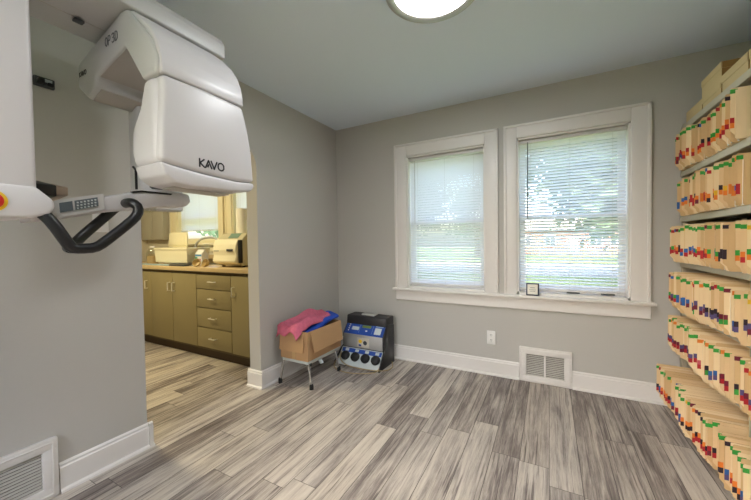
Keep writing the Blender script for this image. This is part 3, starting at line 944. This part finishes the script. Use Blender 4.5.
# ------------------------------------------------------------------ stool with the cardboard box
st = thing('step_stool', (-1.87, 2.2, 0), 'low chrome legged step stool under the cardboard box', 'stool')
SX0, SX1, SY0, SY1, SZ = -2.004, -1.728, 2.008, 2.41, .222
MB().box(SX0, SX1, SY0, SY1, SZ - .024, SZ, .006).build('seat_frame', m_pale, st)
MB().box(SX0 + .012, SX1 - .012, SY0 + .012, SY1 - .012, SZ - .004, SZ + .004, .002).build('seat_board', mat('grey_rubber_tread', (132, 128, 122), .7), st)
for (sx, sy, fx, fy) in ((SX0, SY0, -2.025, 2.000), (SX1, SY0, -1.702, 2.020), (SX1, SY1, -1.722, 2.435), (SX0, SY1, -2.040, 2.405)):
    cx_ = sx + (.012 if sx == SX0 else -.012)
    cy_ = sy + (.014 if sy == SY0 else -.014)
    dxx, dyy = fx - cx_, fy - cy_
    lg = MB().tube([(cx_ - dxx * .5, cy_ - dyy * .2, SZ - .012), (cx_, cy_, SZ - .016), (cx_ + dxx * .35, cy_ + dyy * .35, SZ - .045), (fx, fy, .006)], .0105, 12, smooth=2).build('leg', m_chrome, st)
    MB().lathe([(0, 0), (.017, 0), (.0165, .03), (.014, .042), (0, .042)], (fx, fy, .0), n=18).build('rubber_foot', m_rubber, lg)
MB().prism([(-1.78, .20), (-1.735, .15), (-1.72, .155), (-1.765, .205)], 'y', 2.18, 2.21).build('tag_strip', m_pale, st, smooth=False)

BX0, BX1, BY0, BY1, BZ0, BZ1 = -2.012, -1.718, 2.000, 2.470, .2265, .466
bx_ = thing('cardboard_box', (-1.867, 2.235, BZ0), 'open brown cardboard box standing on the chrome step stool', 'cardboard box')
tk = .006
bb = MB()
bb.box(BX0, BX1, BY0, BY1, BZ0, BZ0 + tk)
bb.box(BX0, BX1, BY0, BY0 + tk, BZ0 + tk, BZ1)
bb.box(BX0, BX1, BY1 - tk, BY1, BZ0 + tk, BZ1)
bb.box(BX0, BX0 + tk, BY0 + tk, BY1 - tk, BZ0 + tk, BZ1)
bb.box(BX1 - tk, BX1, BY0 + tk, BY1 - tk, BZ0 + tk, BZ1)
bb.build('carton', m_card, bx_, smooth=False)
# hanging flaps
def flap(p0, p1, out_, drop, tilt, inset, nm='flap'):
    p0, p1 = Vector(p0), Vector(p1)
    e = (p1 - p0).normalized()
    o_ = Vector(out_)
    dn = (Vector((0, 0, -1)) * math.cos(tilt) + o_ * math.sin(tilt)) * drop
    a, b, c, d = p0, p1, p1 + dn - e * inset, p0 + dn + e * inset
    q = o_ * .004
    MB().raw([a, b, c, d, a + q, b + q, c + q, d + q], [(0, 1, 2, 3), (7, 6, 5, 4), (0, 4, 5, 1), (1, 5, 6, 2), (2, 6, 7, 3), (3, 7, 4, 0)]).build(nm, m_card, bx_, smooth=False)
flap((BX0 + .002, BY0 - .001, BZ1), (BX1 - .03, BY0 - .001, BZ1), (0, -1, 0), .168, R(6), .002)
flap((BX1 + .001, BY0 + .03, BZ1), (BX1 + .001, BY1 - .004, BZ1), (1, 0, 0), .172, R(10), .016)
flap((BX0 + .004, BY1 + .001, BZ1), (BX1 - .004, BY1 + .001, BZ1), (0, 1, 0), .15, R(14), .008)
MB().box(-1.885, -1.855, BY0 - .0012, BY0, BZ0 + .002, BZ0 + .075).build('packing_tape', mat('tan_packing_tape', (196, 160, 112), .35), bx_, smooth=False)

def cloth(name, nu, nv, fn, material, thick, label, cat):
    vs_, fs_ = [], []
    for j in range(nv + 1):
        for i in range(nu + 1):
            vs_.append(fn(i / nu, j / nv))
    for j in range(nv):
        for i in range(nu):
            a = j * (nu + 1) + i
            fs_.append((a, a + 1, a + nu + 2, a + nu + 1))
    o = MB().raw(vs_, fs_).build(name, material)
    s_ = o.modifiers.new('thick', 'SOLIDIFY')
    s_.thickness = thick
    s_.offset = 1
    return tag(o, label, cat)
def towel(u, v):
    # u: from the wall side overhang towards the window side, v: across
    x = BX0 - .045 + v * .245 + .03 * math.sin(3 * u)
    y = BY0 - .035 + u * .455 - .05 * v
    x = BX0 - .020 + v * .262 + .015 * u
    z = BZ1 + .014 + .052 * math.sin(min(1, u * 1.15) * 2.1) + .022 * math.sin(u * 9 + v * 5) * u + .014 * math.sin(v * 11 - u * 4) + .030 * math.sin(v * 3.1) * (0.4 + u)
    if u < .16:
        k = (.16 - u) / .16
        z -= .080 * k * k * (1.0 - .75 * v)
        y += .012 * k
        y = min(y, BY0 - .010)
        z = z if v < .9 else z
    if v > .86:
        z -= (v - .86) * .25
    return (x, y, max(z, BZ1 + .006) if u >= .16 else z)
cloth('towel', 40, 30, towel, m_pink, .006, 'rose pink terry towel crumpled over the cardboard box', 'towel')
def apron(u, v):
    y = BY0 + .03 + u * .40
    ang = v * 2 * math.pi
    rr = .060 * (0.65 + .35 * math.sin(min(1, u * 1.1) * math.pi / 2)) * (1 + .14 * math.sin(ang * 3 + u * 8))
    x = -1.835 + .035 * u + 1.35 * rr * math.cos(ang)
    z = BZ1 - .030 + .078 * u + rr * .62 * math.sin(ang)
    x = min(x, BX1 - .012) if z < BZ1 + .01 else x
    return (x, y, z)
ap_ = MB()
NU, NV = 26, 28
vs_ = [apron(i / NU, j / NV) for i in range(NU + 1) for j in range(NV)]
fs_ = []
for i in range(NU):
    for j in range(NV):
        fs_.append((i * NV + j, i * NV + (j + 1) % NV, (i + 1) * NV + (j + 1) % NV, (i + 1) * NV + j))
fs_.append(tuple(range(NV)))
fs_.append(tuple(NU * NV + j for j in range(NV))[::-1])
ap_.raw(vs_, fs_)
tag(ap_.build('rolled_apron', m_bluec), 'bright blue rolled vinyl apron sticking out of the cardboard box', 'apron')

# ------------------------------------------------------------------ handpiece maintenance unit
pu = thing('handpiece_care_unit', (-1.442, 2.57, 0), 'blue and silver handpiece cleaning unit with four black sockets on the floor', 'cleaning unit')
PX0, PX1 = -1.672, -1.214
side = [(2.42, 0.0), (2.745, 0.0), (2.745, .400), (2.60, .425), (2.515, .318), (2.515, .178), (2.525, .165), (2.42, .018)]
for x_ in (PX0, PX1 - .012):
    MB().prism(side, 'x', x_, x_ + .012, .002).build('side_panel', m_bodyd, pu)
MB().prism([(2.53, 0.004), (2.735, .004), (2.735, .395), (2.60, .415), (2.53, .31)], 'x', PX0 + .012, PX1 - .012).build('inner_case', m_bodyd, pu, smooth=False)
MB().prism([(2.575, .405), (2.585, .490), (2.60, .497), (2.735, .497), (2.748, .485), (2.748, .400)], 'x', PX0 + .004, PX1 - .004, .006).build('top_lid', m_bodyd, pu)
MB().prism([(2.62, .497), (2.70, .497), (2.69, .512), (2.63, .512)], 'x', -1.52, -1.37, .003).build('top_handle', m_steel, pu)
# sloped blue control panel; local frame: s across, t up the slope
pa, pb_ = Vector((0, 2.512, .318)), Vector((0, 2.592, .418))
tv = (pb_ - pa)
tl = tv.length
tv = tv.normalized()
nv_ = Vector((0, -tv.z, tv.y))
def on_panel(u0, u1, t0, t1, d0, d1, nm, m_, par, P=pa, T=tv, N=nv_):
    c = [Vector((u, 0, 0)) + P + T * t for u, t in ((u0, t0), (u1, t0), (u1, t1), (u0, t1))]
    lo = [p + N * d0 for p in c]
    hi = [p + N * d1 for p in c]
    return MB().raw(lo + hi, [(0, 1, 2, 3), (7, 6, 5, 4), (0, 4, 5, 1), (1, 5, 6, 2), (2, 6, 7, 3), (3, 7, 4, 0)]).build(nm, m_, par, smooth=False)
pn = on_panel(PX0 + .012, PX1 - .012, 0, tl, -.006, .003, 'control_panel', m_bluep, pu)
on_panel(-1.475, -1.375, .078, .104, .003, .005, 'lcd_display', m_lcd, pn)
on_panel(-1.425, -1.405, .040, .052, .003, .005, 'start_button', m_white, pn)
on_panel(-1.585, -1.505, .045, .082, .003, .0045, 'instruction_label', m_pale, pn)
on_panel(-1.325, -1.255, .022, .090, .003, .0045, 'instruction_label', m_pale, pn)
for k in range(4):
    on_panel(-1.625, -1.612, .030 + k * .022, .040 + k * .022, .003, .005, 'indicator_button', m_white, pn)
on_panel(-1.325, -1.245, .100, .114, .003, .0042, 'printed_name', mat('pale_blue_print', (140, 164, 206), .5), pn)
for nm, a, b in (('panel_line', -1.497, -1.495), ('panel_line', -1.352, -1.350)):
    on_panel(a, b, .02, .118, .003, .0042, nm, mat('pale_blue_print', (140, 164, 206), .5), pn)
# silver band
sb_ = MB().box(PX0 + .012, PX1 - .012, 2.508, 2.53, .180, .318, .002).build('silver_band', m_steel, pu)
stk = MB().box(-1.500, -1.370, 2.5055, 2.5078, .192, .290).build('safety_sticker', mat('pale_sticker', (206, 200, 186), .6), sb_, smooth=False)
MB().lathe([(0, -.0014), (.020, -.0014), (.020, 0)], (-1.466, 2.5055, .252), 'y', 20).build('yellow_mark', m_yellow, sb_)
MB().lathe([(0, -.0014), (.022, -.0014), (.022, 0)], (-1.412, 2.5055, .240), 'y', 20).build('dark_mark', m_dark, sb_)
MB().box(-1.485, -1.455, 2.5043, 2.5054, .202, .220).build('blue_mark', m_bluep, sb_, smooth=False)
# lower sloped front: blue strip over a pale panel with four sockets
qa, qb = Vector((0, 2.415, .018)), Vector((0, 2.522, .168))
tq = (qb - qa)
ql = tq.length
tq = tq.normalized()
nq = Vector((0, -tq.z, tq.y))
lp = on_panel(PX0 - .01, PX1 - .012, 0, ql, -.008, .004, 'lower_front', m_pale, pu, qa, tq, nq)
on_panel(PX0 + .002, PX1 - .014, ql - .052, ql - .010, .004, .006, 'blue_strip', m_bluep, lp, qa, tq, nq)
for k in range(4):
    xx = -1.612 + k * .113
    on_panel(xx - .022, xx + .018, ql - .040, ql - .014, .006, .0072, 'socket_label', m_pale, lp, qa, tq, nq)
    base = Vector((xx, 0, 0)) + qa + tq * (ql - .092)
    zq = nq.to_track_quat('Z', 'Y').to_matrix().to_4x4()
    zq.translation = base
    MB().lathe([(0, .003), (.046, .003), (.047, .012), (.042, .030), (.026, .042), (.012, .045), (0, .045)], (0, 0, 0), n=26, mtx=zq).build('socket', m_rubber, lp)
MB().tube([(-1.66, 2.46, .13), (-1.64, 2.40, .075), (-1.56, 2.375, .04), (-1.44, 2.37, .030), (-1.28, 2.38, .030), (-1.17, 2.46, .012), (-1.15, 2.56, .009), (-1.17, 2.62, .009), (-1.20, 2.66, .03)], .0048, 8, smooth=2).build('hose', m_hose, pu)
MB().tube([(-1.68, 2.50, .10), (-1.72, 2.42, .02), (-1.66, 2.33, .007), (-1.52, 2.28, .007), (-1.36, 2.31, .007), (-1.24, 2.40, .007), (-1.22, 2.43, .04)], .0045, 8, smooth=2).build('hose', m_hose, pu)
MB().tube([(-1.68, 2.62, .17), (-1.73, 2.58, .15), (-1.75, 2.52, .05), (-1.74, 2.46, .012)], .010, 8, smooth=2).build('power_cord', m_black, pu)

pu.location = Vector((pu.location.x - .143, pu.location.y + .132, 0))
pu.scale = (.985, 1, .93)

# ------------------------------------------------------------------ small frame on the stool
pf = thing('picture_frame', (-.122, 2.93, .73), 'small dark blue framed card standing on the window stool', 'picture frame')
tl_ = Matrix.Translation((-.122, 2.934, .7305)) @ Matrix.Rotation(R(-9), 4, 'X')
MB().box(-.048, .048, -.006, .006, 0, .102, .003, mtx=tl_).build('frame', mat('navy_frame', (30, 34, 62), .4), pf)
MB().box(-.038, .038, -.0075, -.0055, .010, .092, mtx=tl_).build('card', m_paper, pf, smooth=False)
MB().box(-.018, .018, -.0082, -.0074, .062, .066, mtx=tl_).box(-.024, .024, -.0082, -.0074, .046, .049, mtx=tl_).box(-.02, .02, -.0082, -.0074, .034, .037, mtx=tl_).build('printed_lines', m_inkg, pf, smooth=False)

# window latches on the stool seen under the right blind
for i, (x_, lb) in enumerate(((.17, 'dark sash lift under the middle of the right blind'), (.40, 'dark sash lift under the right end of the right blind'))):
    tag(MB().box(x_ - .045, x_ + .045, D + .062, D + .085, .752, .762, .003).build('sash_lift', m_dark), lb, 'sash lift')

# ------------------------------------------------------------------ filing shelves
SHX0, SHX1 = .80, 1.115
SHELF_Z = [.062, .410, .717, 1.024, 1.331, 1.638, 1.945]
ROWN = ['bottom', 'fifth', 'fourth', 'third', 'second', 'top']     # rows of folders, from the floor up
def shelf_unit(ya, yb, label):
    root = thing('filing_shelf', ((SHX0 + SHX1) / 2, (ya + yb) / 2, 0), label, 'shelving unit', 'putty grey filing shelf units')
    for z in SHELF_Z:
        s_ = MB().box(SHX0, SHX1, ya + .006, yb - .006, z - .020, z, .002)
        s_.box(SHX0 - .004, SHX0 + .012, ya + .006, yb - .006, z - .034, z + .003, .002)
        s_.build('shelf', m_shelf, root)
    for y_ in (ya, yb):
        for x_ in (SHX0 + .004, SHX1 - .03):
            a, b = (y_, y_ + .03) if y_ == ya else (y_ - .03, y_)
            MB().box(x_, x_ + .028, a, b, 0, 1.965, .002).build('upright', m_shelf, root)
        a, b = (y_, y_ + .003) if y_ == ya else (y_ - .003, y_)
        MB().box(SHX0 + .03, SHX1 - .03, a, b, .06, 1.94).build('end_panel', m_shelf, root, smooth=False)
    MB().box(SHX1 - .004, SHX1, ya, yb, .05, 1.95).build('back_panel', mat('dark_shelf_back', (112, 100, 80), .7), root, smooth=False)
    return root
shelf_unit(2.062, 2.968, 'putty grey steel filing shelf full of folders against the right wall, by window wall')
shelf_unit(1.155, 2.060, 'putty grey steel filing shelf at the right picture edge, nearer the camera')

# folder parts, local: x 0 at the front edge growing inward, y thickness, z up
FHT, FDP = .238, .292
def file_mesh(name, boxes_polys):
    me = bpy.data.meshes.new(name)
    mb = MB()
    for kind, *a in boxes_polys:
        if kind == 'box':
            mb.box(*a)
        else:
            mb.prism(*a)
    me.from_pydata([tuple(v) for v in mb.v], [], mb.f)
    bm = bmesh.new()
    bm.from_mesh(me)
    bmesh.ops.recalc_face_normals(bm, faces=bm.faces)
    bm.to_mesh(me)
    bm.free()
    return me
m_fold = [mat('manila_buff', (230, 200, 154), .75, noise=.04, nscale=14), mat('manila_pale', (238, 214, 172), .75, noise=.04, nscale=14), mat('manila_deep', (218, 184, 134), .75, noise=.04, nscale=14)]
LABC = {'green': (62, 164, 66), 'red': (190, 44, 52), 'orange': (236, 134, 52), 'blue': (50, 104, 176), 'black': (50, 36, 48), 'maroon': (122, 40, 60), 'yellow': (232, 186, 50), 'pink': (204, 96, 104), 'purple': (96, 84, 132)}
m_lab = {k: mat('sticker_' + k, v, .5, noise=.03, nscale=200) for k, v in LABC.items()}
m_stk = mat('sticker_print', (28, 60, 34), .5)
THK = [.008, .012, .017, .024]
ME = {}
tabpoly = [(0, .040), (0, FHT - .004), (.004, FHT), (FDP, FHT - .006), (FDP, 0), (.022, 0), (.014, .024)]
frpoly = [(.014, .006), (.014, FHT - .012), (FDP, FHT - .012), (FDP, 0), (.022, 0)]
for t in range(4):
    T = THK[t]
    for c in range(3):
        me = file_mesh('folder_cover', [('prism', tabpoly, 'y', T - .0012, T), ('prism', frpoly, 'y', 0, .0012), ('box', .022, FDP, 0, T, 0, .0012)])
        me.materials.append(m_fold[c])
        ME['cover', t, c] = me
    me = file_mesh('papers', [('box', .020, FDP - .02, .0014, T - .0014, .002, FHT - .036 + .002 * t)])
    me.materials.append(m_paper)
    ME['paper', t] = me
    for k in LABC:
        for nm, z0, z1, dx in (('year', FHT - .030, FHT - .011, .024), ('upper', .074, .098, .013), ('lower', .050, .074, .013)):
            parts = [('box', -.0006, dx, T - .0018, T + .0004, z0, z1), ('box', -.0012, .0, T - .0018, T + .0004, z0, z1)]
            me = file_mesh(nm + '_sticker', parts)
            me.materials.append(m_lab[k])
            ME[nm, t, k] = me

ORD = lambda n: f"{n}{'th' if 10 <= n % 100 <= 20 else {1: 'st', 2: 'nd', 3: 'rd'}.get(n % 10, 'th')}"
rf = random.Random(11)
ROWC = [  # colour runs of the lower stickers per row, from the window wall towards the camera
    [('blue', 'purple'), ('orange', 'red'), ('blue', 'maroon'), ('red', 'maroon'), ('orange', 'red'), ('orange', 'black'), ('orange', 'red'), ('black', 'red')],
    [('purple', 'red'), ('maroon', 'red'), ('purple', 'maroon'), ('black', 'green'), ('purple', 'red'), ('pink', 'red'), ('blue', 'purple'), ('maroon', 'red')],
    [('green', 'red'), ('green', 'red'), ('blue', 'purple'), ('blue', 'blue'), ('blue', 'maroon'), ('purple', 'maroon'), ('black', 'purple'), ('maroon', 'green')],
    [('red', 'red'), ('orange', 'red'), ('red', 'blue'), ('blue', 'red'), ('green', 'red'), ('green', 'blue'), ('green', 'orange'), ('black', 'black')],
    [('blue', 'blue'), ('blue', 'orange'), ('black', 'orange'), ('orange', 'black'), ('orange', 'maroon'), ('orange', 'orange'), ('yellow', 'orange'), ('red', 'red')],
    [('red', 'maroon'), ('red', 'purple'), ('orange', 'red'), ('red', 'orange'), ('black', 'red'), ('green', 'orange'), ('orange', 'red'), ('red', 'orange')],
]
FRONT = [.680, .734, .722, .742, .768, .772]
YEARC = ['green'] * 12 + ['red', 'orange', 'blue', 'yellow', 'maroon', 'black']
n_file = 0
def put_file(row, k, y, t, second, year, cu, cl, xoff, lean, yaw, lbl):
    zbase = SHELF_Z[row] + (.0032 if True else 0)
    root = bpy.data.objects.new('file_folder', None)
    root.empty_display_size = .05
    COL.objects.link(root)
    root.location = (FRONT[row] + xoff, y, zbase)
    root.rotation_euler = (lean, 0, yaw)
    tag(root, lbl, 'folder', 'buff patient folders on the filing shelves')
    def part(nm, me):
        o = bpy.data.objects.new(nm, me)
        COL.objects.link(o)
        o.parent = root
        return o
    cov = part('cover', ME['cover', t, rf.randrange(3)])
    part('papers', ME['paper', t])
    if year:
        part('year_sticker', ME['year', t, year]).location.z = rf.uniform(-.012, .006)
    dz = rf.uniform(-.008, .022)
    part('upper_sticker', ME['upper', t, cu]).location.z = dz
    part('lower_sticker', ME['lower', t, cl]).location.z = dz
    root.scale = (1, 1, rf.uniform(.955, 1.03))
for row in range(6):
    y = 2.935
    k = 0
    lean = 0
    wave = rf.uniform(0, 6)
    while y > 2.115:
        t = rf.choices(range(4), (4, 5, 4, 2))[0]
        k += 1
        run = ROWC[row][min(7, int((2.95 - y) / .84 * 8))]
        cu, cl = (run if rf.random() < .72 else rf.choice(ROWC[row]))
        year = rf.choice(YEARC) if rf.random() < .9 else None
        y -= THK[t] + rf.uniform(.006, .013)
        lbl = f"buff folder, {cu} over {cl} stickers, {ORD(k)} from window wall on the {ROWN[row]} folder shelf"
        xo = rf.uniform(-.020, .010) + .012 * math.sin(y * 9 + wave)
        put_file(row, k, y, t, False, year, cu, cl, xo, R(rf.uniform(-1.4, .3)), R(rf.uniform(-1.2, 1.2)), lbl)
        n_file += 1
    y = 2.035
    k = 0
    while y > 1.66 and k < 11:
        t = rf.choices(range(4), (2, 4, 4, 3))[0]
        k += 1
        cu, cl = rf.choice(ROWC[row])
        y -= THK[t] + rf.uniform(.006, .012)
        lbl = f"buff folder, {cu} over {cl} stickers, {ORD(k)} past the middle post on the {ROWN[row]} folder shelf"
        put_file(row, k, y, t, True, rf.choice(YEARC), cu, cl, rf.uniform(-.014, .012), R(rf.uniform(-1.4, .3)), R(rf.uniform(-1.2, 1.2)), lbl)
        n_file += 1
print('FILES', n_file)

# kraft boxes on the top shelf
TZ = SHELF_Z[-1] + .0035
def kraft(x0, x1, y0, y1, z0, z1, lid, label):
    root = thing('kraft_box', ((x0 + x1) / 2, (y0 + y1) / 2, z0), label, 'box', 'kraft boxes on the top shelf')
    t = .004
    b = MB()
    b.box(x0, x1, y0, y1, z0, z0 + t)
    for a in ((x0, x0 + t, y0, y1), (x1 - t, x1, y0, y1), (x0 + t, x1 - t, y0, y0 + t), (x0 + t, x1 - t, y1 - t, y1)):
        b.box(*a, z0 + t, z1 - .003)
    b.build('tray', m_kraft, root, smooth=False)
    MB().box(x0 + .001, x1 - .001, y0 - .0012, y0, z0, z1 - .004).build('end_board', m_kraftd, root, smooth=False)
    if lid:
        l_ = MB()
        g = .003
        l_.box(x0 - g, x1 + g, y0 - g, y1 + g, z1 - .003, z1)
        for a in ((x0 - g, x0 - g + .002, y0 - g, y1 + g), (x1 + g - .002, x1 + g, y0 - g, y1 + g), (x0 - g, x1 + g, y0 - g, y0 - g + .002), (x0 - g, x1 + g, y1 + g - .002, y1 + g)):
            l_.box(*a, z1 - lid, z1 - .003)
        l_.build('lid', m_kraft, root, smooth=False)
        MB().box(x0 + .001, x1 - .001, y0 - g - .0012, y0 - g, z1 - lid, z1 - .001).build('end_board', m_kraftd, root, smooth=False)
    return root
kraft(.822, 1.10, 2.700, 2.955, TZ, 2.040, 0, 'open low kraft box nearest the window wall on top of the shelf')
kraft(.822, 1.10, 2.450, 2.690, TZ, 2.026, .028, 'lidded kraft box under another on the top of filing shelf')
kraft(.822, 1.10, 2.447, 2.700, 2.0265, 2.138, .035, 'uppermost kraft box stacked on the lidded one on filing shelf')
kraft(.822, 1.10, 2.180, 2.436, TZ, 2.056, .040, 'lidded kraft box right of the stacked pair on filing shelf')
kraft(.822, 1.10, 1.905, 2.165, TZ, 2.056, .040, 'kraft box cut off by the right picture edge on filing shelf')
tag(MB().prism([(1.93, 2.060), (2.155, 2.060), (2.150, 2.085), (1.935, 2.085)], 'x', .83, 1.08, .004).build('paper_stack', m_paper), 'stack of white paper on the kraft box at the right picture edge', 'paper stack')
